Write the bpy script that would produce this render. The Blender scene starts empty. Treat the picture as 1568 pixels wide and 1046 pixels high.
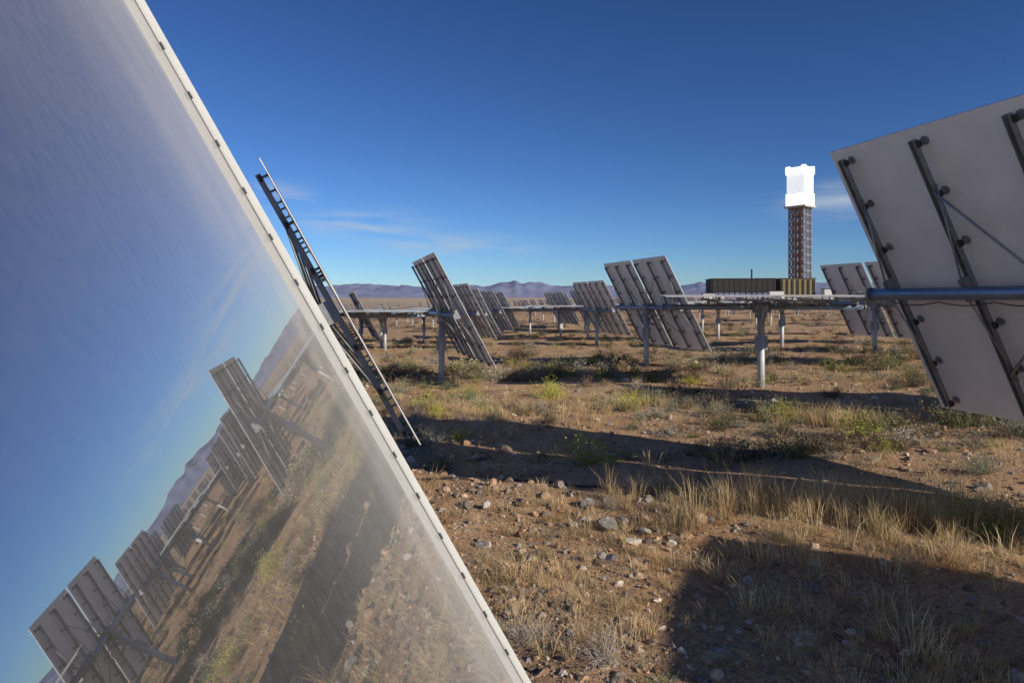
import bpy, bmesh, math, numpy as np
from mathutils import Vector
rng=np.random.default_rng(7)
scene=bpy.context.scene
scene.view_settings.view_transform='Standard'
scene.view_settings.look='None'
scene.view_settings.exposure=0

# ---------------- noise / terrain ----------------
def _hash(ix,iy,seed):
    h=(ix.astype(np.int64)*374761393+iy.astype(np.int64)*668265263+seed*1442695041)&0xffffffff
    h=((h^(h>>13))*1274126177)&0xffffffff
    h=h^(h>>16)
    return (h&0xffffff)/float(0xffffff)
def vnoise(x,y,seed=0):
    x=np.asarray(x,dtype=float);y=np.asarray(y,dtype=float)
    ix=np.floor(x);iy=np.floor(y);fx=x-ix;fy=y-iy
    u=fx*fx*(3-2*fx);v=fy*fy*(3-2*fy)
    a=_hash(ix,iy,seed);b=_hash(ix+1,iy,seed);c=_hash(ix,iy+1,seed);d=_hash(ix+1,iy+1,seed)
    return a*(1-u)*(1-v)+b*u*(1-v)+c*(1-u)*v+d*u*v
def fbm(x,y,seed=0,o=4):
    s=0;a=.5
    for i in range(o):
        s=s+a*(vnoise(x*2**i,y*2**i,seed+i)-.5);a*=.5
    return s
def H(x,y):
    x=np.asarray(x,dtype=float);y=np.asarray(y,dtype=float)
    r=np.sqrt(x*x+y*y)
    z=-.018*90*np.tanh((y-3)/90)+.03*30*np.tanh(x/30)
    fade=np.exp(-r/4000.)
    z=z+fbm(x*.35,y*.35,3,6)*.30*fade+fbm(x*.03,y*.03,9,3)*.5*np.clip((r-20)/60,0,1)*fade
    z=z+.005*np.clip(r-3000,0,14000)
    d=np.abs((y-6.6)+.6*(x-.7))/1.16
    z=z+.10*np.exp(-(d/.4)**2)*np.exp(-((x-.8)/2.0)**2)
    z=z+fbm(x*3.1,y*3.1,33,3)*.06*np.exp(-r/25.)
    return z

# ---------------- material helpers ----------------
def mat(name,col=(.5,.5,.5),rough=.6,metal=0.,bump=0.,bscale=20,var=0.):
    m=bpy.data.materials.new(name);m.use_nodes=True
    nt=m.node_tree;b=nt.nodes['Principled BSDF']
    b.inputs['Base Color'].default_value=(*col,1);b.inputs['Roughness'].default_value=rough
    b.inputs['Metallic'].default_value=metal
    tc=nt.nodes.new('ShaderNodeTexCoord')
    n=nt.nodes.new('ShaderNodeTexNoise');n.inputs['Scale'].default_value=bscale;n.inputs['Detail'].default_value=4
    nt.links.new(tc.outputs['Object'],n.inputs['Vector'])
    if var:
        mr=nt.nodes.new('ShaderNodeMapRange');mr.inputs['From Min'].default_value=.3;mr.inputs['From Max'].default_value=.7
        mr.inputs['To Min'].default_value=1-var;mr.inputs['To Max'].default_value=1+var*.6
        nt.links.new(n.outputs['Fac'],mr.inputs['Value'])
        mx=nt.nodes.new('ShaderNodeVectorMath');mx.operation='SCALE';mx.inputs[0].default_value=col
        nt.links.new(mr.outputs[0],mx.inputs['Scale']);nt.links.new(mx.outputs[0],b.inputs['Base Color'])
    if bump:
        bp=nt.nodes.new('ShaderNodeBump');bp.inputs['Strength'].default_value=bump;bp.inputs['Distance'].default_value=.02
        nt.links.new(n.outputs['Fac'],bp.inputs['Height']);nt.links.new(bp.outputs[0],b.inputs['Normal'])
    return m
def mat_attr(name,rough=.9,transl=0.,nscale=0):
    m=bpy.data.materials.new(name);m.use_nodes=True
    nt=m.node_tree;b=nt.nodes['Principled BSDF'];b.inputs['Roughness'].default_value=rough
    b.inputs['Specular IOR Level'].default_value=.15
    a=nt.nodes.new('ShaderNodeAttribute');a.attribute_name='Col'
    src=a.outputs['Color']
    if nscale:
        tc=nt.nodes.new('ShaderNodeTexCoord');n=nt.nodes.new('ShaderNodeTexNoise');n.inputs['Scale'].default_value=nscale;n.inputs['Detail'].default_value=3
        nt.links.new(tc.outputs['Object'],n.inputs['Vector'])
        mr=nt.nodes.new('ShaderNodeMapRange');mr.inputs['From Min'].default_value=.3;mr.inputs['From Max'].default_value=.7;mr.inputs['To Min'].default_value=.6;mr.inputs['To Max'].default_value=1.3
        nt.links.new(n.outputs['Fac'],mr.inputs['Value'])
        mx=nt.nodes.new('ShaderNodeVectorMath');mx.operation='SCALE'
        nt.links.new(src,mx.inputs[0]);nt.links.new(mr.outputs[0],mx.inputs['Scale']);src=mx.outputs[0]
    nt.links.new(src,b.inputs['Base Color'])
    if transl:
        t=nt.nodes.new('ShaderNodeBsdfTranslucent');nt.links.new(src,t.inputs['Color'])
        ms=nt.nodes.new('ShaderNodeMixShader');ms.inputs[0].default_value=transl
        nt.links.new(b.outputs[0],ms.inputs[1]);nt.links.new(t.outputs[0],ms.inputs[2])
        nt.links.new(ms.outputs[0],nt.nodes['Material Output'].inputs['Surface'])
    return m

def trimesh(name,V,F,C,material,smooth=False):
    me=bpy.data.meshes.new(name)
    me.vertices.add(len(V));me.vertices.foreach_set('co',np.ascontiguousarray(V,dtype=np.float32).ravel())
    nf=len(F);me.loops.add(nf*3);me.loops.foreach_set('vertex_index',np.ascontiguousarray(F,dtype=np.int32).ravel())
    me.polygons.add(nf);me.polygons.foreach_set('loop_start',np.arange(0,nf*3,3,dtype=np.int32))
    me.polygons.foreach_set('use_smooth',np.full(nf,smooth))
    me.update(calc_edges=True)
    if C is not None:
        ca=me.color_attributes.new('Col','FLOAT_COLOR','POINT')
        c4=np.ones((len(V),4),dtype=np.float32);c4[:,:3]=C
        ca.data.foreach_set('color',c4.ravel())
    me.materials.append(material)
    ob=bpy.data.objects.new(name,me);scene.collection.objects.link(ob)
    return ob
def instance(templates,pos,rot,scl,col,tidx,gradcol=None):
    Vs=[];Fs=[];Cs=[];off=0
    for ti,(tv,tf,ts) in enumerate(templates):
        sel=np.where(tidx==ti)[0]
        if len(sel)==0: continue
        p=pos[sel];r=rot[sel];s=scl[sel];c=col[sel]
        cr=np.cos(r)[:,None];sr=np.sin(r)[:,None]
        v=tv[None,:,:]*s[:,None,:]
        x=v[:,:,0]*cr-v[:,:,1]*sr;y=v[:,:,0]*sr+v[:,:,1]*cr
        V=np.stack([x,y,v[:,:,2]],-1)+p[:,None,:]
        n=len(sel);nv=len(tv)
        F=tf[None,:,:]+(np.arange(n)*nv)[:,None,None]+off
        C=c[:,None,:]*ts[None,:,None]
        Vs.append(V.reshape(-1,3));Fs.append(F.reshape(-1,3));Cs.append(C.reshape(-1,3));off+=n*nv
    return np.concatenate(Vs),np.concatenate(Fs),np.concatenate(Cs)

# ---------------- generic solid builder ----------------
class MB:
    def __init__(s): s.v=[];s.f=[];s.m=[];s.sm=[]
    def box(s,c,ax,ay,az,hx,hy,hz,mi):
        c=Vector(c);ax=Vector(ax)*hx;ay=Vector(ay)*hy;az=Vector(az)*hz;o=len(s.v)
        for sx in(-1,1):
            for sy in(-1,1):
                for sz in(-1,1): s.v.append(tuple(c+ax*sx+ay*sy+az*sz))
        for q in((0,1,3,2),(4,6,7,5),(0,4,5,1),(2,3,7,6),(0,2,6,4),(1,5,7,3)):
            s.f.append(tuple(o+i for i in q));s.m.append(mi);s.sm.append(False)
    def cyl(s,a,b,r,mi,seg=12,r2=None,cap=True):
        a=Vector(a);b=Vector(b);d=(b-a).normalized();r2=r if r2 is None else r2
        u=d.orthogonal().normalized();w=d.cross(u);o=len(s.v)
        for i in range(seg):
            t=2*math.pi*i/seg;k=u*math.cos(t)+w*math.sin(t)
            s.v.append(tuple(a+k*r));s.v.append(tuple(b+k*r2))
        for i in range(seg):
            j=(i+1)%seg;s.f.append((o+2*i,o+2*j,o+2*j+1,o+2*i+1));s.m.append(mi);s.sm.append(seg>6)
        if cap:
            s.f.append(tuple(o+2*i for i in range(seg))[::-1]);s.m.append(mi);s.sm.append(False)
            s.f.append(tuple(o+2*i+1 for i in range(seg)));s.m.append(mi);s.sm.append(False)
    def beam(s,a,b,w,mi,h=None,up=(0,0,1)):
        a=Vector(a);b=Vector(b);d=b-a;L=d.length;d.normalize();h=h or w
        up=Vector(up)
        if abs(d.dot(up))>.98: up=Vector((1,0,0))
        x=d.cross(up).normalized();y=x.cross(d)
        s.box((a+b)/2,d,x,y,L/2,w/2,h/2,mi)
    def mesh(s,name,mats):
        me=bpy.data.meshes.new(name);me.from_pydata(s.v,[],s.f)
        for m in mats: me.materials.append(m)
        me.polygons.foreach_set('material_index',s.m);me.polygons.foreach_set('use_smooth',s.sm)
        bm=bmesh.new();bm.from_mesh(me);bmesh.ops.recalc_face_normals(bm,faces=bm.faces);bm.to_mesh(me);bm.free()
        me.update();return me
    def obj(s,name,mats,loc=(0,0,0),parent=None):
        ob=bpy.data.objects.new(name,s.mesh(name,mats));scene.collection.objects.link(ob);ob.location=loc
        if parent: ob.parent=parent
        return ob

# ---------------- world / sun ----------------
SUN=Vector((.679,-.604,.4155)).normalized()
w=bpy.data.worlds.new('World');scene.world=w;w.use_nodes=True;nt=w.node_tree
bg=nt.nodes['Background']
sky=nt.nodes.new('ShaderNodeTexSky');sky.sky_type='NISHITA';sky.sun_disc=False
sky.sun_elevation=math.asin(SUN.z);sky.sun_rotation=math.atan2(SUN.x,SUN.y)
sky.altitude=1500;sky.air_density=1.0;sky.dust_density=.3;sky.ozone_density=4.0
pre=nt.nodes.new('ShaderNodeVectorMath');pre.operation='MULTIPLY';pre.inputs[1].default_value=(.090,.104,.122)
nt.links.new(sky.outputs[0],pre.inputs[0])
gam=nt.nodes.new('ShaderNodeGamma');gam.inputs['Gamma'].default_value=1.3;nt.links.new(pre.outputs[0],gam.inputs['Color'])
post=nt.nodes.new('ShaderNodeVectorMath');post.operation='SCALE';post.inputs['Scale'].default_value=10.4;nt.links.new(gam.outputs[0],post.inputs[0])
hs=post
tc=nt.nodes.new('ShaderNodeTexCoord')
def blob(cx,cy,cz,sx,sz):
    mp=nt.nodes.new('ShaderNodeVectorMath');mp.operation='SUBTRACT';mp.inputs[1].default_value=(cx,cy,cz)
    nt.links.new(tc.outputs['Generated'],mp.inputs[0])
    sc=nt.nodes.new('ShaderNodeVectorMath');sc.operation='MULTIPLY';sc.inputs[1].default_value=(1/sx,1/sx,1/sz)
    nt.links.new(mp.outputs[0],sc.inputs[0])
    ln=nt.nodes.new('ShaderNodeVectorMath');ln.operation='LENGTH';nt.links.new(sc.outputs[0],ln.inputs[0])
    mr=nt.nodes.new('ShaderNodeMapRange');mr.interpolation_type='SMOOTHSTEP';mr.inputs['From Min'].default_value=1;mr.inputs['From Max'].default_value=0
    nt.links.new(ln.outputs['Value'],mr.inputs['Value']);return mr.outputs[0]
bs=[blob(-.09,.99,.083,.18,.028),blob(-.22,.965,.115,.16,.034),blob(.44,.88,.135,.12,.04),blob(-.33,.93,.15,.07,.03)]
acc=bs[0]
for b_ in bs[1:]:
    ad=nt.nodes.new('ShaderNodeMath');ad.operation='MAXIMUM';nt.links.new(acc,ad.inputs[0]);nt.links.new(b_,ad.inputs[1]);acc=ad.outputs[0]
mp=nt.nodes.new('ShaderNodeMapping');mp.inputs['Scale'].default_value=(3.2,3.2,26);mp.inputs['Rotation'].default_value=(0,.06,0)
nt.links.new(tc.outputs['Generated'],mp.inputs[0])
nz=nt.nodes.new('ShaderNodeTexNoise');nz.inputs['Scale'].default_value=1.6;nz.inputs['Detail'].default_value=7;nz.inputs['Roughness'].default_value=.58;nz.inputs['Distortion'].default_value=.5
nt.links.new(mp.outputs[0],nz.inputs['Vector'])
mr=nt.nodes.new('ShaderNodeMapRange');mr.inputs['From Min'].default_value=.40;mr.inputs['From Max'].default_value=.72;mr.inputs['To Max'].default_value=.9
nt.links.new(nz.outputs['Fac'],mr.inputs['Value'])
mu=nt.nodes.new('ShaderNodeMath');mu.operation='MULTIPLY';nt.links.new(acc,mu.inputs[0]);nt.links.new(mr.outputs[0],mu.inputs[1])
mx=nt.nodes.new('ShaderNodeMix');mx.data_type='RGBA'
nt.links.new(mu.outputs[0],mx.inputs['Factor']);nt.links.new(hs.outputs[0],mx.inputs[6]);mx.inputs[7].default_value=(6,6.8,7.8,1)
nt.links.new(mx.outputs[2],bg.inputs['Color'])
bg.inputs['Strength'].default_value=.082
sl=bpy.data.lights.new('sun','SUN');sl.energy=5;sl.angle=math.radians(.5);sl.color=(1,.91,.76)
so=bpy.data.objects.new('sun',sl);scene.collection.objects.link(so)
so.rotation_euler=(-SUN).to_track_quat('-Z','Y').to_euler();so.location=(20,-20,20)

# ---------------- camera ----------------
cam=bpy.data.cameras.new('camera');co=bpy.data.objects.new('camera',cam);scene.collection.objects.link(co)
cam.sensor_width=36;cam.lens=22.96;cam.clip_start=.01;cam.clip_end=60000;cam.shift_y=-63/1568
co.location=(0,0,2.0);co.rotation_euler=(math.radians(90),0,0);scene.camera=co

# ---------------- ground ----------------
NR,NA=440,600
rad=np.concatenate([[0.02],np.geomspace(.4,34000,NR-1)])
ang=np.linspace(0,2*np.pi,NA,endpoint=False)
R,A=np.meshgrid(rad,ang,indexing='ij')
X=R*np.sin(A);Y=R*np.cos(A);Z=H(X,Y)
V=np.stack([X,Y,Z],-1).reshape(-1,3)
i=np.arange(NR-1)[:,None];j=np.arange(NA)[None,:];jn=(j+1)%NA
a=i*NA+j;b=i*NA+jn;c=(i+1)*NA+jn;d=(i+1)*NA+j
F=np.concatenate([np.stack([a,c,b],-1).reshape(-1,3),np.stack([a,d,c],-1).reshape(-1,3)])
gm=bpy.data.materials.new('desert_soil');gm.use_nodes=True;nt=gm.node_tree;b=nt.nodes['Principled BSDF']
b.inputs['Roughness'].default_value=.95;b.inputs['Specular IOR Level'].default_value=.1
L=nt.links.new
ge=nt.nodes.new('ShaderNodeNewGeometry')
def noise(s,d=6,r=.6):
    n=nt.nodes.new('ShaderNodeTexNoise');n.inputs['Scale'].default_value=s;n.inputs['Detail'].default_value=d;n.inputs['Roughness'].default_value=r
    L(ge.outputs['Position'],n.inputs['Vector']);return n.outputs['Fac']
def ramp(src,stops):
    r=nt.nodes.new('ShaderNodeValToRGB');e=r.color_ramp.elements
    while len(e)<len(stops): e.new(.5)
    for k,(p,cc) in enumerate(stops): e[k].position=p;e[k].color=(*cc,1)
    L(src,r.inputs[0]);return r.outputs[0]
def mix(f,a_,b_,bt='MIX'):
    m=nt.nodes.new('ShaderNodeMix');m.data_type='RGBA';m.blend_type=bt
    if isinstance(f,float): m.inputs[0].default_value=f
    else: L(f,m.inputs[0])
    for k,q in((6,a_),(7,b_)):
        if isinstance(q,tuple): m.inputs[k].default_value=(*q,1)
        else: L(q,m.inputs[k])
    return m.outputs[2]
base=ramp(noise(1.1,6,.65),[(.3,(.36,.205,.115)),(.5,(.56,.34,.185)),(.68,(.70,.47,.28))])
patch=ramp(noise(.35,4,.6),[(.42,(0,0,0)),(.62,(1,1,1))])
base=mix(patch,base,ramp(noise(40,3),[(.3,(.42,.27,.165)),(.65,(.68,.48,.30))]))
fine=ramp(noise(28,6,.75),[(.3,(.42,.38,.35)),(.5,(.92,.92,.92)),(.72,(1.25,1.2,1.15))])
base=mix(1.0,base,fine,'MULTIPLY')
def vor(scale,lo,hi,c0,c1,c2,g0=.5):
    vo=nt.nodes.new('ShaderNodeTexVoronoi');vo.inputs['Scale'].default_value=scale;L(ge.outputs['Position'],vo.inputs['Vector'])
    pm=ramp(vo.outputs['Distance'],[(lo,(1,1,1)),(hi,(0,0,0))])
    sep=nt.nodes.new('ShaderNodeSeparateColor');L(vo.outputs['Color'],sep.inputs[0])
    gate=ramp(sep.outputs[0],[(g0,(0,0,0)),(g0+.05,(1,1,1))])
    return mix(1.0,pm,gate,'MULTIPLY'),ramp(sep.outputs[1],[(0,c0),(.5,c1),(1,c2)])
peb,pcol=vor(38,.18,.34,(.2,.14,.11),(.46,.33,.23),(.62,.54,.45))
base=mix(peb,base,pcol)
peb2,pcol2=vor(85,.2,.36,(.16,.11,.09),(.40,.28,.19),(.66,.56,.44),.35)
base=mix(peb2,base,pcol2)
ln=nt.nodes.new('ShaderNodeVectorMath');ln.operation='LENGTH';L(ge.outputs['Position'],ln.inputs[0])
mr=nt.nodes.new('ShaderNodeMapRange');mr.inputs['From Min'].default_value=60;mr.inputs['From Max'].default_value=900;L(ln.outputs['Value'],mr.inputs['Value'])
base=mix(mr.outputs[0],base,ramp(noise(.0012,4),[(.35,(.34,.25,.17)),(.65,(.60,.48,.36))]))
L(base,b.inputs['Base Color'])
bp=nt.nodes.new('ShaderNodeBump');bp.inputs['Strength'].default_value=1.0;bp.inputs['Distance'].default_value=.055
hsum=nt.nodes.new('ShaderNodeMath');hsum.operation='MULTIPLY_ADD';L(peb,hsum.inputs[0]);hsum.inputs[1].default_value=.35
L(noise(14,7,.72),hsum.inputs[2]);L(hsum.outputs[0],bp.inputs['Height']);L(bp.outputs[0],b.inputs['Normal'])
trimesh('ground',V,F,None,gm,True)

# ---------------- mountains ----------------
mm=bpy.data.materials.new('mountain_rock_hazed');mm.use_nodes=True;nt=mm.node_tree;b=nt.nodes['Principled BSDF'];L=nt.links.new
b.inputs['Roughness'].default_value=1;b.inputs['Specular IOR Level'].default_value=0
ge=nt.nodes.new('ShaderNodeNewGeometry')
L(ramp(noise(.0016,6,.6),[(.35,(.165,.20,.32)),(.55,(.215,.235,.35)),(.7,(.27,.27,.36))]),b.inputs['Base Color'])  # distance haze put into the base colour as blue-purple
def ridge(name,R0,hbase,hvar,seed,peaks=(),depth=3500):
    n=900;k=16;az=np.linspace(-1.3,1.3,n);t=np.linspace(0,1,k)
    prof=hbase+hvar*fbm(az*9,az*0+seed,seed,6)*2
    for pa,ph,pw in peaks: prof=prof+ph*np.exp(-((az-pa)/pw)**2)
    AZ,T=np.meshgrid(az,t,indexing='ij')
    rr=R0+T*depth
    sh=np.where(T<.6,np.sin(T/.6*np.pi/2)**1.1,1-(T-.6)/.4*.6)
    x=rr*np.sin(AZ);y=rr*np.cos(AZ)
    z=np.maximum(prof,60)[:,None]*sh*(1+.7*fbm(x*.0016,y*.0016,seed+5,5))+H(x,y)-20
    V=np.stack([x,y,z],-1).reshape(-1,3)
    i=np.arange(n-1)[:,None];j=np.arange(k-1)[None,:];a=i*k+j
    F=np.concatenate([np.stack([a,a+k,a+k+1],-1).reshape(-1,3),np.stack([a,a+k+1,a+1],-1).reshape(-1,3)])
    trimesh(name,V,F,None,mm,True)
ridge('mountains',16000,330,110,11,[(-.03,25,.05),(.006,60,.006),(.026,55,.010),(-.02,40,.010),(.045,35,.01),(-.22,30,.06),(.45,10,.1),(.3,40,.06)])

# ---------------- heliostats ----------------
def axes(phi,nz=.4775):
    hz=math.sqrt(1-nz*nz);N=Vector((hz*math.cos(phi),hz*math.sin(phi),nz)).normalized()
    Wd=Vector((N.y,-N.x,0)).normalized();E=(Vector((0,0,1))-N*N.z).normalized();return N,Wd,E
N,Wd,E=axes(math.radians(15.25))
NA_,WA_,EA_=axes(math.radians(16.05))
mir=bpy.data.materials.new('dusty_mirror_glass');mir.use_nodes=True;nt=mir.node_tree;L=nt.links.new
for x_ in list(nt.nodes):
    if x_.type!='OUTPUT_MATERIAL': nt.nodes.remove(x_)
out=[x_ for x_ in nt.nodes if x_.type=='OUTPUT_MATERIAL'][0]
g=nt.nodes.new('ShaderNodeBsdfGlossy');g.inputs['Color'].default_value=(.64,.65,.67,1);g.inputs['Roughness'].default_value=.012
df=nt.nodes.new('ShaderNodeBsdfDiffuse');df.inputs['Color'].default_value=(.62,.60,.56,1)
lw=nt.nodes.new('ShaderNodeLayerWeight');lw.inputs['Blend'].default_value=.5
def M(op,a_,b_=None):
    m=nt.nodes.new('ShaderNodeMath');m.operation=op
    for k,q in((0,a_),(1,b_)):
        if q is None: continue
        if isinstance(q,(int,float)): m.inputs[k].default_value=q
        else: L(q,m.inputs[k])
    return m.outputs[0]
tc=nt.nodes.new('ShaderNodeTexCoord')
nz=nt.nodes.new('ShaderNodeTexNoise');nz.inputs['Scale'].default_value=4;nz.inputs['Detail'].default_value=7;nz.inputs['Roughness'].default_value=.5
L(tc.outputs['Object'],nz.inputs['Vector'])
nz2=nt.nodes.new('ShaderNodeTexNoise');nz2.inputs['Scale'].default_value=160;nz2.inputs['Detail'].default_value=3
L(tc.outputs['Object'],nz2.inputs['Vector'])
cosv=M('MAXIMUM',M('SUBTRACT',1.0,lw.outputs['Facing']),.01)
tau=M('MULTIPLY',M('ADD',M('MULTIPLY',nz.outputs['Fac'],.9),M('MULTIPLY',nz2.outputs['Fac'],.5)),.042)
cov=M('SUBTRACT',1.0,M('EXPONENT',M('MULTIPLY',M('DIVIDE',tau,cosv),-1.0)))
ms=nt.nodes.new('ShaderNodeMixShader');L(cov,ms.inputs[0]);L(g.outputs[0],ms.inputs[1]);L(df.outputs[0],ms.inputs[2]);L(ms.outputs[0],out.inputs['Surface'])
m_back=mat('mirror_back_paint',(.72,.71,.71),.55,var=.08,bscale=3)
m_steel=mat('galvanised_steel',(.25,.26,.27),.5,.35,var=.18,bscale=9)
m_tube=mat('torque_tube_steel',(.20,.26,.36),.38,.6,var=.15,bscale=6)
m_pyl=mat('pylon_steel',(.42,.43,.43),.55,.3,var=.15,bscale=5)
m_dark=mat('dark_rubber',(.03,.03,.035),.6)
m_lip=mat('edge_trim',(.46,.46,.45),.5,var=.06,bscale=8)
HM=[mir,m_back,m_steel,m_tube,m_pyl,m_dark,m_lip]
PV=1.92;PW=2.25;PH=3.3;GAP=.12
def heliostat_mesh(name,N,Wd,E,lip=False,low=False):
    mb=MB();pv=Vector((0,0,PV));off=.28
    seg=8 if low else 20
    mb.cyl((0,0,-.9),(0,0,PV-.22),.085,4,seg)
    if not low:
        mb.cyl((0,0,PV-.26),(0,0,PV-.2),.14,2,20)
        mb.box(pv-Vector((0,0,.08)),(1,0,0),(0,1,0),(0,0,1),.10,.12,.13,2)
        mb.cyl(pv-Wd*.2,pv+Wd*.2,.13,2,18)
        mb.cyl(pv-Vector((0,0,.5))-N*.05,pv-N*.03-E*.7+N*.1,.03,2,10)
        mb.cyl(pv-Vector((0,0,.75)),pv-E*.35,.045,4,10)
        mb.box((0,0,PV-.85),(1,0,0),(0,1,0),(0,0,1),.13,.07,.17,2)
    half=PW+GAP/2
    mb.cyl(pv-Wd*(half-.02),pv+Wd*(half-.02),.065 ,3,6 if low else 18)
    if not low:
        for q in(-1,1):
            mb.cyl(pv+Wd*q*(half-.03),pv+Wd*q*(half+.0),.078,2,18)
    for sgn in(-1,1):
        pc=pv+N*off+Wd*sgn*(GAP/2+PW/2)
        mb.box(pc-N*.003,Wd,E,N,PW/2,PH/2,.003,0)
        mb.box(pc-N*.012,Wd,E,N,PW/2-.002,PH/2-.002,.005,1)
        for rr in(-.92,-.02,.88):
            rc=pc+Wd*rr*sgn*-1
            ro=.085
            hl=PH/2-.1
            mb.box(rc-N*ro,Wd,E,N,.028,hl,.006,2)
            if not low:
                mb.box(rc-N*(ro+.028)+Wd*.026,Wd,E,N,.004,hl,.022,2)
                mb.box(rc-N*(ro+.028)-Wd*.026,Wd,E,N,.004,hl,.022,2)
                for q in(-1.5,-.98,-.45,.45,.98,1.5):
                    c0=rc+E*q+Wd*.045
                    mb.cyl(c0-N*.017,c0-N*(ro+.01),.014,2,8)
                    mb.cyl(c0-N*.016,c0-N*.024,.045,2,14)
                    mb.cyl(c0-N*(ro+.006),c0-N*(ro+.03),.036,5,12)
                mb.box(rc-N*.17,Wd,E,N,.02,.12,.07,2)
                for q in(-1,1):
                    mb.cyl(rc-N*.28+E*q*.05+Wd*.05,rc-N*.10+E*q*1.08+Wd*.05,.010,2,8)
            else:
                mb.box(rc-N*.17,Wd,E,N,.02,.12,.08,2)
        if not low:
            for q in(-.75,.75):
                mb.cyl(pv+E*q*.08+Wd*sgn*.3-N*.03,pc+E*q*1.35-N*.13,.012,2,8)
            pr=None
            for t_ in range(19):
                f=t_/18;p_=pv+Wd*sgn*(.25+f*(half-.6))-N*.07-Vector((0,0,.05+.035*abs(math.sin(f*9.4))))
                if pr is not None: mb.cyl(pr,p_,.006,5,6)
                pr=p_
    if lip:
        ec=pv+N*off-Wd*half
        mb.box(ec-Wd*.006+N*.006,Wd,E,N,.004,PH/2,.019,6)
        mb.box(ec+Wd*.004+N*.0012,Wd,E,N,.003,PH/2-.01,.0012,5)
        q=-PH/2+.06
        while q<PH/2:
            mb.box(ec+Wd*.002+E*q+N*.004,Wd,E,N,.0035,.010,.004,5)
            q+=.155
    return mb.mesh(name,HM)
me_tr=heliostat_mesh('heliostat_tracking',N,Wd,E)
me_lip=heliostat_mesh('heliostat_near',NA_,WA_,EA_,lip=True)
def stow_axes(az): 
    wd=Vector((math.sin(az),math.cos(az),0));n=Vector((.03,-.02,1));n=(n-wd*n.dot(wd)).normalized();return n,wd,n.cross(wd)
s1=stow_axes(math.radians(100));me_st=heliostat_mesh('heliostat_stowed',*s1)
s2=stow_axes(math.radians(26));me_st2=heliostat_mesh('heliostat_stowed_b',*s2)
hrng=np.random.default_rng(5)
variants=[me_tr]
for k in range(4):
    n_=axes(math.radians(15.25+hrng.normal()*1.6),.4775+hrng.normal()*.02);variants.append(heliostat_mesh('heliostat_tracking',*n_))
def place(me,x,y,z=None):
    ob=bpy.data.objects.new('heliostat',me);scene.collection.objects.link(ob)
    ob.location=(x,y,float(H(x,y)) if z is None else z);return ob
def place_panel(me,cx,cy,cz=None,n=None):
    n=n or N
    o=n*.28;z=None if cz is None else cz-PV-o.z
    return place(me,cx-o.x,cy-o.y,z)
half=PW+GAP/2
p0=Vector((-.634,2.0,2.0));c=p0+WA_*half+EA_*.10
print('plane dist',NA_.dot(Vector((0,0,2))-p0))
place_panel(me_lip,c.x,c.y,c.z,NA_)
place_panel(me_tr,-2.31,8.83,1.95)
place_panel(me_tr,4.91,5.24,2.2)
TR=[(-1.75,18.5),(4.75,22),(14.2,25.2),(-2.2,36),(-1.9,42),(-1.2,49),(-.6,57),(4.9,36),(4.5,60),(5.6,68),(6.5,56),(10.2,9.2),(20,31),(-9,40),(-9,15),(22,14)]
for k,(x,y) in enumerate(TR): place_panel(me_tr if k<3 else variants[k%5],x,y)
ST=[(5.95,15.6),(12.4,30),(12.0,38),(16.9,30.6),(5.0,43),(8.4,40),(3.5,47),(-7.0,36),(-8.2,41),(-6.2,46),(-11.5,50),(1.5,54),(17,41),(21,40),(14,48),(8.5,52),(27,38),(12.5,18.5)]
for x,y in ST: place(me_st,x,y)
place(me_st2,6.05,-.85)
lowT=heliostat_mesh('lowT',N,Wd,E,low=True);lowS=heliostat_mesh('lowS',*s1,low=True)
def joined(name,items):
    V=[];Fc=[];MI=[];o=0
    for me,loc in items:
        vv=[v.co+Vector(loc) for v in me.vertices];V+= [tuple(v) for v in vv]
        for p in me.polygons: Fc.append(tuple(o+k for k in p.vertices));MI.append(p.material_index)
        o+=len(vv)
    m=bpy.data.meshes.new(name);m.from_pydata(V,[],Fc)
    for q in HM:m.materials.append(q)
    m.polygons.foreach_set('material_index',MI);m.update()
    ob=bpy.data.objects.new(name,m);scene.collection.objects.link(ob)
items=[]
r=64.
while r<420:
    n=int(2.0*r/9.5)
    for k in range(n):
        az=-1.0+2.0*(k+.5*(int(r)%2))/n+rng.normal()*.004
        x=r*math.sin(az);y=r*math.cos(az)
        if (abs(x-.48*y)<8 and r>330): continue
        if rng.random()<.12: continue
        grp=float(vnoise(x*.03,y*.03,77))
        items.append((lowT if grp>.55 else lowS,(x,y,float(H(x,y)))))
    r*=1.11
joined('heliostat_field',items)

# ---------------- tower ----------------
T=bpy.data.objects.new('solar_tower',None);scene.collection.objects.link(T);T.location=(.441*673,673,0);T.rotation_euler=(0,0,math.radians(38))
m_blue=mat('tower_steel_grey',(.21,.20,.22),.6);m_red=mat('tower_steel_rust',(.42,.20,.12),.7);m_conc=mat('tower_panel',(.45,.44,.42),.8)
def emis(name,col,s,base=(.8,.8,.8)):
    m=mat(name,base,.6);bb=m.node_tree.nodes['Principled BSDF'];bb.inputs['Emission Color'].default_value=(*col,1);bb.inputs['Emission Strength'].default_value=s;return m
m_glow=emis('receiver_sunlit_glow',(1,.99,.97),1.1);m_glow2=emis('receiver_tubes_glow',(.95,.98,1),.72,(.6,.6,.6))  # emission stands in for sunlight the mirrors focus on the receiver
m_band=emis('receiver_seam_glow',(.95,.97,1),.25,(.4,.4,.42))  # seam gets a weaker share of the same emissive glow
h=7.6
mb=MB()
for sx in(-1,0,1):
    for sy in(-1,0,1):
        if sx==0 and sy==0: continue
        mb.beam((sx*h,sy*h,-5),(sx*h,sy*h,98),1.25 if sx*sy else .8,0)
lv=[k*8.1 for k in range(13)]
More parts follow.
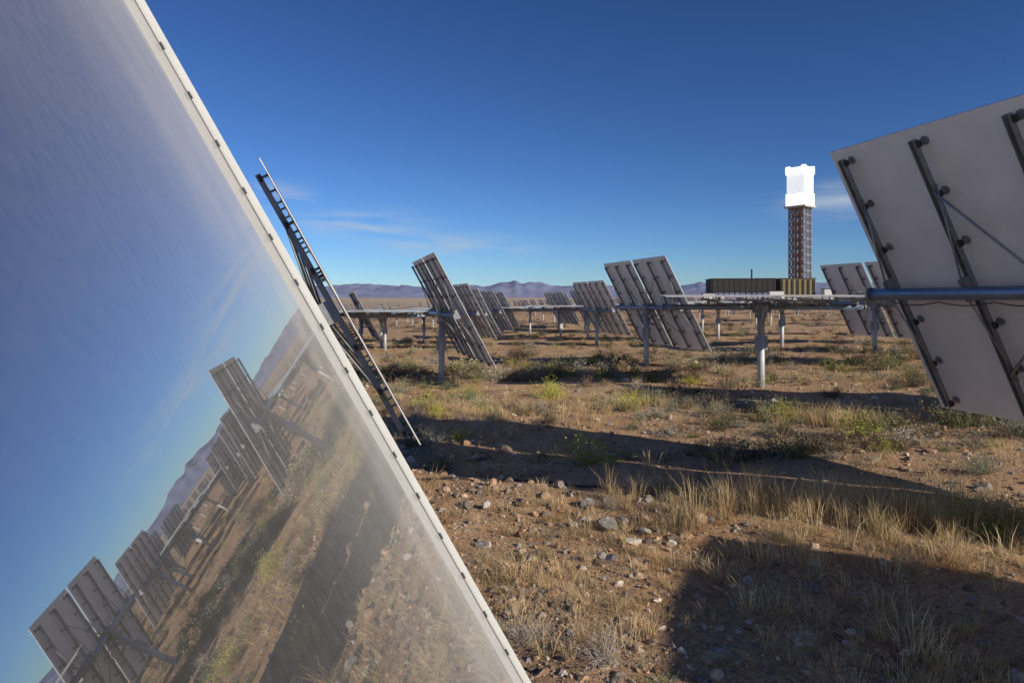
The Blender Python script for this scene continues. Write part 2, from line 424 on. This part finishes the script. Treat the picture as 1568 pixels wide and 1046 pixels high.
for k,z in enumerate(lv):
    for s in(-1,1):
        mb.beam((-h,s*h,z),(h,s*h,z),1.0,0);mb.beam((s*h,-h,z),(s*h,h,z),1.0,1)
    if k<12:
        z2=lv[k+1]
        for s in(-1,1):
            for a_ in(-h,0):
                q=a_+h
                mb.beam((a_,s*h,z),(q,s*h,z2),.6,0);mb.beam((q,s*h,z),(a_,s*h,z2),.6,0)
                mb.beam((s*h,a_,z),(s*h,q,z2),.6,1 if k%2 else 0);mb.beam((s*h,q,z),(s*h,a_,z2),.6,1)
mb.obj('lattice_shaft',[m_blue,m_red],parent=T)
mb=MB()
mb.box((2,1,45),(1,0,0),(0,1,0),(0,0,1),1.5,1.5,50,0)
mb.cyl((-3.5,3,-2),(-3.5,3,97),.7,1,10);mb.cyl((-3.5,-3.5,-2),(-3.5,-3.5,97),.6,1,10)
for z in lv[1:]:
    mb.box((0,0,z+.9),(1,0,0),(0,1,0),(0,0,1),h*.5,h*.5,.18,2)
mb.obj('lift_and_risers',[m_red,m_blue,m_blue],parent=T)
mb=MB();mb.box((0,0,97.6),(1,0,0),(0,1,0),(0,0,1),11.3,11.3,.9,0)
for s in(-1,1):
    for z in(99.5,100.4):
        mb.beam((-11.2,s*11.2,z),(11.2,s*11.2,z),.15,0);mb.beam((s*11.2,-11.2,z),(s*11.2,11.2,z),.15,0)
mb.obj('platform',[m_conc],parent=T)
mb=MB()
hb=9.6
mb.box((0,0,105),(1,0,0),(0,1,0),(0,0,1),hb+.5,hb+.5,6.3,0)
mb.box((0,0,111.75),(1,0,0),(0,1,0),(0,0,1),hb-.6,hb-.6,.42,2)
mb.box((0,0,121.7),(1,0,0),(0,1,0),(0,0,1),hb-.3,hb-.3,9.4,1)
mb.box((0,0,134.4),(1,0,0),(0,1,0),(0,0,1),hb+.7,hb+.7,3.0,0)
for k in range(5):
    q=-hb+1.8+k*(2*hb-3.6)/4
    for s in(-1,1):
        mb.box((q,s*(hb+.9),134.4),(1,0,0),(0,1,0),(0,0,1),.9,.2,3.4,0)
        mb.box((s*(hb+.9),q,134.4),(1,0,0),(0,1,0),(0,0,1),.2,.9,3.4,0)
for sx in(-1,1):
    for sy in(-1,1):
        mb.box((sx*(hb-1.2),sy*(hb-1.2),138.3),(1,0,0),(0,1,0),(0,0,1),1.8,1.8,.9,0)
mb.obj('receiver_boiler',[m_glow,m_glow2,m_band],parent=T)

# ---------------- power block building ----------------
B=bpy.data.objects.new('power_block_building',None);scene.collection.objects.link(B);B.location=(0,0,0)
m_b1=mat('condenser_louvre',(.028,.026,.026),.8,var=.2,bscale=.2);m_b2=mat('yellow_cladding',(.22,.17,.08),.7);m_b3=mat('white_plant',(.6,.6,.6),.6)
ax=Vector((1,-.15,0)).normalized();ay=Vector((.15,1,0)).normalized();az_=Vector((0,0,1))
m_b4=mat('building_trim',(.045,.042,.04),.8)
mb=MB();mb.box((216,620,15.5),ax,ay,az_,28.5,18,6.2,0)
mb.box((216,620,22.0),ax,ay,az_,29,18.6,.3,2)
for k in range(12):
    mb.box(Vector((216,620,15.5))+ax*(-27+k*4.9)-ay*18.2,ax,ay,az_,.18,.12,6,2)
    mb.beam(Vector((216,620,-3))+ax*(-27+k*4.9)-ay*17,Vector((216,620,9.3))+ax*(-27+k*4.9)-ay*17,1.,2)
for k in range(3): mb.box(Vector((216,620,11.5+k*4))-ay*18.15,ax,ay,az_,28.2,.07,.18,2)
mb.obj('air_cooled_condenser',[m_b1,m_b2,m_b4],parent=B)
mb=MB();mb.box((262,606,12),ax,ay,az_,15,12,9.5,0)
for k in range(7): mb.box(Vector((262,606,11.5))+ax*(-14+k*4.6)-ay*12.2,ax,ay,az_,.9,.3,9.2,1)
mb.box((262,606,21.9),ax,ay,az_,15.5,12.5,.35,1)
mb.obj('turbine_hall',[m_b2,m_b1,m_b3],parent=B)
mb=MB();mb.cyl((226.8,618,5),(226.8,618,31.5),.75,0,12)
mb.obj('chimney',[m_b1],parent=B)
mb=MB()
for (x,y,sx,sz) in((180,600,5,4),(196,590,7,3),(236,585,6,5),(300,600,7,4),(318,610,9,3.5),(340,620,5,6),(285,590,4,6)):
    mb.box((x,y,sz),ax,ay,az_,sx,5,sz,0);mb.box((x,y,sz*2+.3),ax,ay,az_,sx+.3,5.3,.3,1)
mb.obj('plant_equipment',[m_b3,m_b4],parent=B)

# ---------------- rocks ----------------
def ico(sub,seed,amp):
    bm=bmesh.new();bmesh.ops.create_icosphere(bm,subdivisions=sub,radius=1);bm.verts.ensure_lookup_table()
    v=np.array([q.co[:] for q in bm.verts]);f=np.array([[w_.index for w_ in q.verts] for q in bm.faces]);bm.free()
    r_=np.random.default_rng(seed)
    for k in range(10):
        n=r_.normal(size=3);n/=np.linalg.norm(n);dd=r_.uniform(.35,.72);s=v@n;ov=np.clip(s-dd,0,None);v=v-ov[:,None]*n
    v+=r_.normal(size=v.shape)*amp
    return v,f,np.ones(len(v))
smallR=[ico(1,k,.08) for k in range(8)];medR=[ico(2,k+50,.02) for k in range(12)];bigR=[ico(3,k+50,.012) for k in range(6)]
RC=np.array([(.34,.22,.14),(.40,.28,.19),(.46,.35,.26),(.24,.18,.14),(.44,.27,.17),(.52,.44,.36),(.30,.27,.25)])
def scatter_xy(n,y0,y1,spread=.95):
    y=np.exp(rng.uniform(np.log(y0),np.log(y1),n));x=rng.uniform(-spread,spread,n)*(y+.6);return x,y
def rocks(name,x,y,size,temps,sink=.25,cs=None):
    n=len(x);s=np.stack([size*rng.uniform(.8,1.5,n),size*rng.uniform(.7,1.2,n),size*rng.uniform(.5,.95,n)],-1)
    z=H(x,y)+s[:,2]*(.5-sink);col=(RC if cs is None else cs)[rng.integers(0,len(RC if cs is None else cs),n)]*rng.uniform(.55,1.25,n)[:,None]
    V,F,C=instance(temps,np.stack([x,y,z],-1),rng.uniform(0,6.28,n),s,col,rng.integers(0,len(temps),n))
    trimesh(name,V,F,C,m_rock,False)
m_rock=mat_attr('stone',.9,0,45)
x,y=scatter_xy(75000,2.6,30)
k=rng.random(len(x))<np.clip(.3+2.4*fbm(x*.7,y*.7,21,3)+.25,.1,1);x=x[k];y=y[k]
rocks('gravel',x,y,np.clip(rng.lognormal(-4.65,.6,len(x)),.004,.05)*np.clip(y/8,.8,1.8),smallR)
xs=[];ys=[];ss=[]
t=rng.random(480);xs.append(-.9+2.9*t+rng.normal(size=480)*.4);ys.append(7.0-1.7*t+rng.normal(size=480)*.5);ss.append(np.clip(rng.lognormal(-3.75,.55,480),.012,.085))
n=240;xs.append(-1.0+rng.normal(size=n)*.6);ys.append(9.0+rng.normal(size=n)*1.0);ss.append(np.clip(rng.lognormal(-3.4,.5,n),.015,.10))
n=260;xs.append(.1+rng.normal(size=n)*.45);ys.append(4.2+rng.normal(size=n)*.5);ss.append(np.clip(rng.lognormal(-3.9,.45,n),.010,.05))
n=300;xs.append(5.4+rng.normal(size=n)*1.2);ys.append(7.4+rng.normal(size=n)*1.2);ss.append(np.clip(rng.lognormal(-3.6,.45,n),.015,.08))
n=520;xs.append(2.2+rng.normal(size=n)*.9);ys.append(3.7+rng.normal(size=n)*.6);ss.append(np.clip(rng.lognormal(-4.0,.5,n),.010,.06))
a_,b_=scatter_xy(4200,3,30);xs.append(a_);ys.append(b_);ss.append(np.clip(rng.lognormal(-3.8,.55,4200),.015,.10)*np.clip(b_/9,.8,1.5))
rocks('stones',np.concatenate(xs),np.concatenate(ys),np.concatenate(ss),medR)
GC=np.array([(.36,.33,.30),(.44,.40,.35)])
for (x,y,s) in((.82,5.75,.12),(1.0,5.45,.075),(1.15,5.6,.08),(1.12,3.52,.065),(.98,5.9,.07),(-.25,6.5,.06),(.7,5.9,.05),(1.3,5.35,.05)):
    rocks('boulder',np.array([x]),np.array([y]),np.array([s]),bigR,-.05,GC)

# ---------------- vegetation templates ----------------
def tuft(seed,nb,spread,lean,wd=.012,curl=.5):
    r_=np.random.default_rng(seed);V=[];F=[];S=[]
    for k in range(nb):
        a_=r_.uniform(0,6.28);rr=spread*math.sqrt(r_.random());b0=np.array([rr*math.cos(a_),rr*math.sin(a_),-.03])
        la=a_+r_.normal()*.9;ln_=lean*r_.uniform(.1,1.2);hh=r_.uniform(.3,1.0)
        d1=np.array([math.cos(la)*ln_*.35,math.sin(la)*ln_*.35,hh*.6]);d2=np.array([math.cos(la)*ln_,math.sin(la)*ln_,hh*(1-.35*r_.random()*curl)])
        sa=r_.uniform(0,6.28);sd=np.array([math.cos(sa),math.sin(sa),0])*wd*r_.uniform(.6,1.2)
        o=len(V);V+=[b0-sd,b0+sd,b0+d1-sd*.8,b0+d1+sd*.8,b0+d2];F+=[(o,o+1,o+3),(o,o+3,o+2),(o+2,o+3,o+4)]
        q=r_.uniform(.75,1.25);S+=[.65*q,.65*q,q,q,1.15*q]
    return np.array(V),np.array(F),np.array(S)
def bush(seed,stems,leaf,nleaf,tw=.012,twigs=4,flat=.8):
    r_=np.random.default_rng(seed);V=[];F=[];S=[];tips=[]
    def rib(pts,w0,w1,sh):
        n=len(pts);sd=r_.normal(size=3);sd/=np.linalg.norm(sd);o=len(V)
        for i_,p in enumerate(pts):
            w_=w0+(w1-w0)*i_/(n-1);V.append(p-sd*w_);V.append(p+sd*w_);S.extend([sh,sh])
        for i_ in range(n-1):
            q=o+2*i_;F.append((q,q+1,q+3));F.append((q,q+3,q+2))
    lob=r_.uniform(.65,1.1,8)
    for k in range(stems):
        a_=r_.uniform(0,6.28);el=math.radians(r_.uniform(12,88));L_=r_.uniform(.6,1.0)*lob[int(a_/6.2832*8)%8]
        d=np.array([math.cos(a_)*math.cos(el),math.sin(a_)*math.cos(el),math.sin(el)*flat])
        pts=[np.array([r_.normal()*.06,r_.normal()*.06,-.04])]
        for j in range(4):
            pts.append(pts[-1]+(d+r_.normal(size=3)*.22)*L_/4)
        rib(pts,tw,tw*.4,r_.uniform(.6,1.0))
        for q in range(twigs):
            i0=r_.integers(1,5);p=pts[i0];dd=d+r_.normal(size=3)*.6;l2=r_.uniform(.12,.32)
            p1=p+dd*l2*.5;p2=p1+(dd+r_.normal(size=3)*.4)*l2*.5;rib([p,p1,p2],tw*.5,tw*.2,r_.uniform(.7,1.2));tips+=[p1,p2]
    tips=np.array(tips)
    for k in range(nleaf):
        p=tips[r_.integers(0,len(tips))]+r_.normal(size=3)*.05
        if p[2]<0: p[2]=abs(p[2])
        u=r_.normal(size=3);u/=np.linalg.norm(u);v_=np.cross(u,r_.normal(size=3));v_/=np.linalg.norm(v_)
        o=len(V);V+=[p-u*leaf,p+v_*leaf*.45,p+u*leaf,p-v_*leaf*.45];F+=[(o,o+1,o+2),(o,o+2,o+3)]
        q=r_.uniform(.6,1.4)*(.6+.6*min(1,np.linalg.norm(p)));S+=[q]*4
    return np.array(V),np.array(F),np.array(S)
m_grass=mat_attr('dry_grass_blades',.8,.25);m_leaf=mat_attr('shrub_foliage',.8,.0)
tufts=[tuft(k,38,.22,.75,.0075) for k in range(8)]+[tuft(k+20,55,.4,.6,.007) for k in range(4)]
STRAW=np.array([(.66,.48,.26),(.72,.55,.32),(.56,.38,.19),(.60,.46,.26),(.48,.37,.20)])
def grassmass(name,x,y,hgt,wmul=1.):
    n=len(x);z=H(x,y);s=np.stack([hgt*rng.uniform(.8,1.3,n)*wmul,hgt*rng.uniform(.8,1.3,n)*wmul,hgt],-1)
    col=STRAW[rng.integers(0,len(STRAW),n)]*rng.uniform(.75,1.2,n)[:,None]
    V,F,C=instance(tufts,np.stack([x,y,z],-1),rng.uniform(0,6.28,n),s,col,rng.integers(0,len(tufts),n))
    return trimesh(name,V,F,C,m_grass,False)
x,y=scatter_xy(19000,2.8,80)
dens=np.clip(np.where(y>8,.32,.20)+3.4*fbm(x*.45,y*.45,41,3),.03,1)
dens*=np.where((y>6.9)&(y<8.3)&(x<1.4),.12,1)*np.where((y<7)&(x<1.2),.6,1)
k=rng.random(len(x))<dens;x=x[k];y=y[k]
grassmass('dry_grass',x,y,np.clip(rng.lognormal(-2.0,.42,len(x)),.06,.38)*np.clip(y/7,.85,1.2))
n=190;x=3.2+rng.normal(size=n)*.85;y=5.75-.2*(x-3.2)+rng.normal(size=n)*.26
grassmass('tall_grass_clump',x,y,rng.uniform(.22,.56,n),.6)
n=80;x=2.7+rng.normal(size=n)*.8;y=4.9+rng.normal(size=n)*.35
grassmass('tall_grass_clump',x,y,rng.uniform(.15,.36,n),.8)
n=60;x=5.3+rng.normal(size=n)*.5;y=10.6+rng.normal(size=n)*.4
grassmass('tall_grass_clump',x,y,rng.uniform(.2,.5,n),.8)
n=60;x=.6+rng.normal(size=n)*1.8;y=12.4+rng.normal(size=n)*.6
grassmass('tall_grass_clump',x,y,rng.uniform(.2,.42,n),.8)

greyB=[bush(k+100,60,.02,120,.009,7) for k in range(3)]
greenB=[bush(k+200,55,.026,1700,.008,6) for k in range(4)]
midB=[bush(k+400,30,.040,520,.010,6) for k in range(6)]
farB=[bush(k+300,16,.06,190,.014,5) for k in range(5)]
def single(kind,name,x,y,s,col,hs=.8):
    T_=kind[rng.integers(0,len(kind))];V,F,C=instance([T_],np.array([[0,0,0.]]),np.array([rng.uniform(0,6.28)]),np.array([[s,s,s*hs]]),np.array([col]),np.array([0]))
    ob=trimesh(name,V,F,C,m_leaf,False);ob.location=(x,y,float(H(x,y)))
G1=(.33,.33,.07);G2=(.17,.18,.08);GY=(.50,.47,.10);GR=(.42,.37,.31);GD=(.13,.10,.075);SG=(.27,.28,.19);BR=(.22,.16,.10)
for (x,y,s) in((1.25,6.75,.42),(.1,3.75,.26),(.5,3.45,.28),(.95,6.2,.2),(-.55,10.6,.45),(-1.7,11.7,.5),(.5,12.2,.45),(1.9,8.6,.3),(2.3,7.2,.25),(.25,7.9,.25),(-.9,3.6,.25),(4.4,12.5,.4),(3.0,15.5,.5),(-1.2,9.9,.4),(2.6,11.8,.35)):
    single(greyB,'dry_shrub',x,y,s,GR)
for (x,y,s,c_) in((3.75,5.45,.40,G1),(4.1,5.5,.42,G1),(3.3,5.6,.25,SG),(2.45,13.3,.5,GY),(2.2,12.6,.35,G1),(.85,14.8,.6,GY),(-.8,10.0,.28,G1),(6.8,8.7,.5,SG),(4.0,9.6,.42,GD),(4.5,10.9,.55,G1),(4.9,11.6,.4,GY),(4.8,17.3,.6,BR),(3.6,17.2,.6,G2),(4.5,16.6,.45,GY),(-1.0,15.2,.5,G1),(-2.4,13.2,.45,BR),(9.2,15.0,.6,G2),(6.6,13.4,.4,GD),(10.5,18.4,.7,G2),(1.4,19,.7,G2),(-1.4,12.2,.35,GY),(3.0,19.5,.6,GD),(5.2,7.2,.3,SG),(.7,3.1,.18,G2),(13.2,21,.8,BR),(7.5,21,.7,SG),(0.1,24,.8,BR),(-3.5,20,.7,GD)):
    single(greenB,'green_shrub',x,y,s,c_)
PAL=np.array([G1,G2,BR,GD,SG,SG,G2,GR,(.2,.16,.1),GD,(.5,.38,.22)])
x,y=scatter_xy(1500,8.2,30,.9)
k=rng.random(len(x))<np.clip(.42+2.6*fbm(x*.3,y*.3,88,3),.05,1);x=x[k];y=y[k];n=len(x)
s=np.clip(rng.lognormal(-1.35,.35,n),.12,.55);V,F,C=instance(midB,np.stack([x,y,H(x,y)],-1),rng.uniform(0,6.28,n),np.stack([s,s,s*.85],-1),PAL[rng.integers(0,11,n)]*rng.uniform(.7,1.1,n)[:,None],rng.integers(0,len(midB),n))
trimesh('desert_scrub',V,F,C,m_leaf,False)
x,y=scatter_xy(6500,18,260,.95)
k=rng.random(len(x))<np.clip(.5+2*fbm(x*.12,y*.12,61,3),.05,1);x=x[k];y=y[k];n=len(x)
cols=PAL[rng.integers(0,11,n)]*rng.uniform(.7,1.1,n)[:,None]
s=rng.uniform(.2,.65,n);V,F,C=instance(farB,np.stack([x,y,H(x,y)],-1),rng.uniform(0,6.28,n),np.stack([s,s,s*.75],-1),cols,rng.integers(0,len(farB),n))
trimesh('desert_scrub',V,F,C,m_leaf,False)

# ---------------- cable on the ground ----------------
pts=[(-3,7.9),(-1.24,7.6),(-.3,7.5),(.6,7.25),(1.5,7.0),(2.7,6.55),(3.6,6.1),(4.5,5.75),(6,5.3),(9,4.8)]
cu=bpy.data.curves.new('cable','CURVE');cu.dimensions='3D';cu.bevel_depth=.011;sp=cu.splines.new('POLY')
P=np.array(pts);tt=np.linspace(0,len(P)-1,160);cx=np.interp(tt,range(len(P)),P[:,0])+.03*np.sin(tt*5);cy=np.interp(tt,range(len(P)),P[:,1])+.03*np.sin(tt*3.3)
sp.points.add(len(tt)-1)
for k_ in range(len(tt)): sp.points[k_].co=(cx[k_],cy[k_],float(H(cx[k_],cy[k_]))+.018,1)
cu.materials.append(m_dark);ob=bpy.data.objects.new('cable',cu);scene.collection.objects.link(ob)
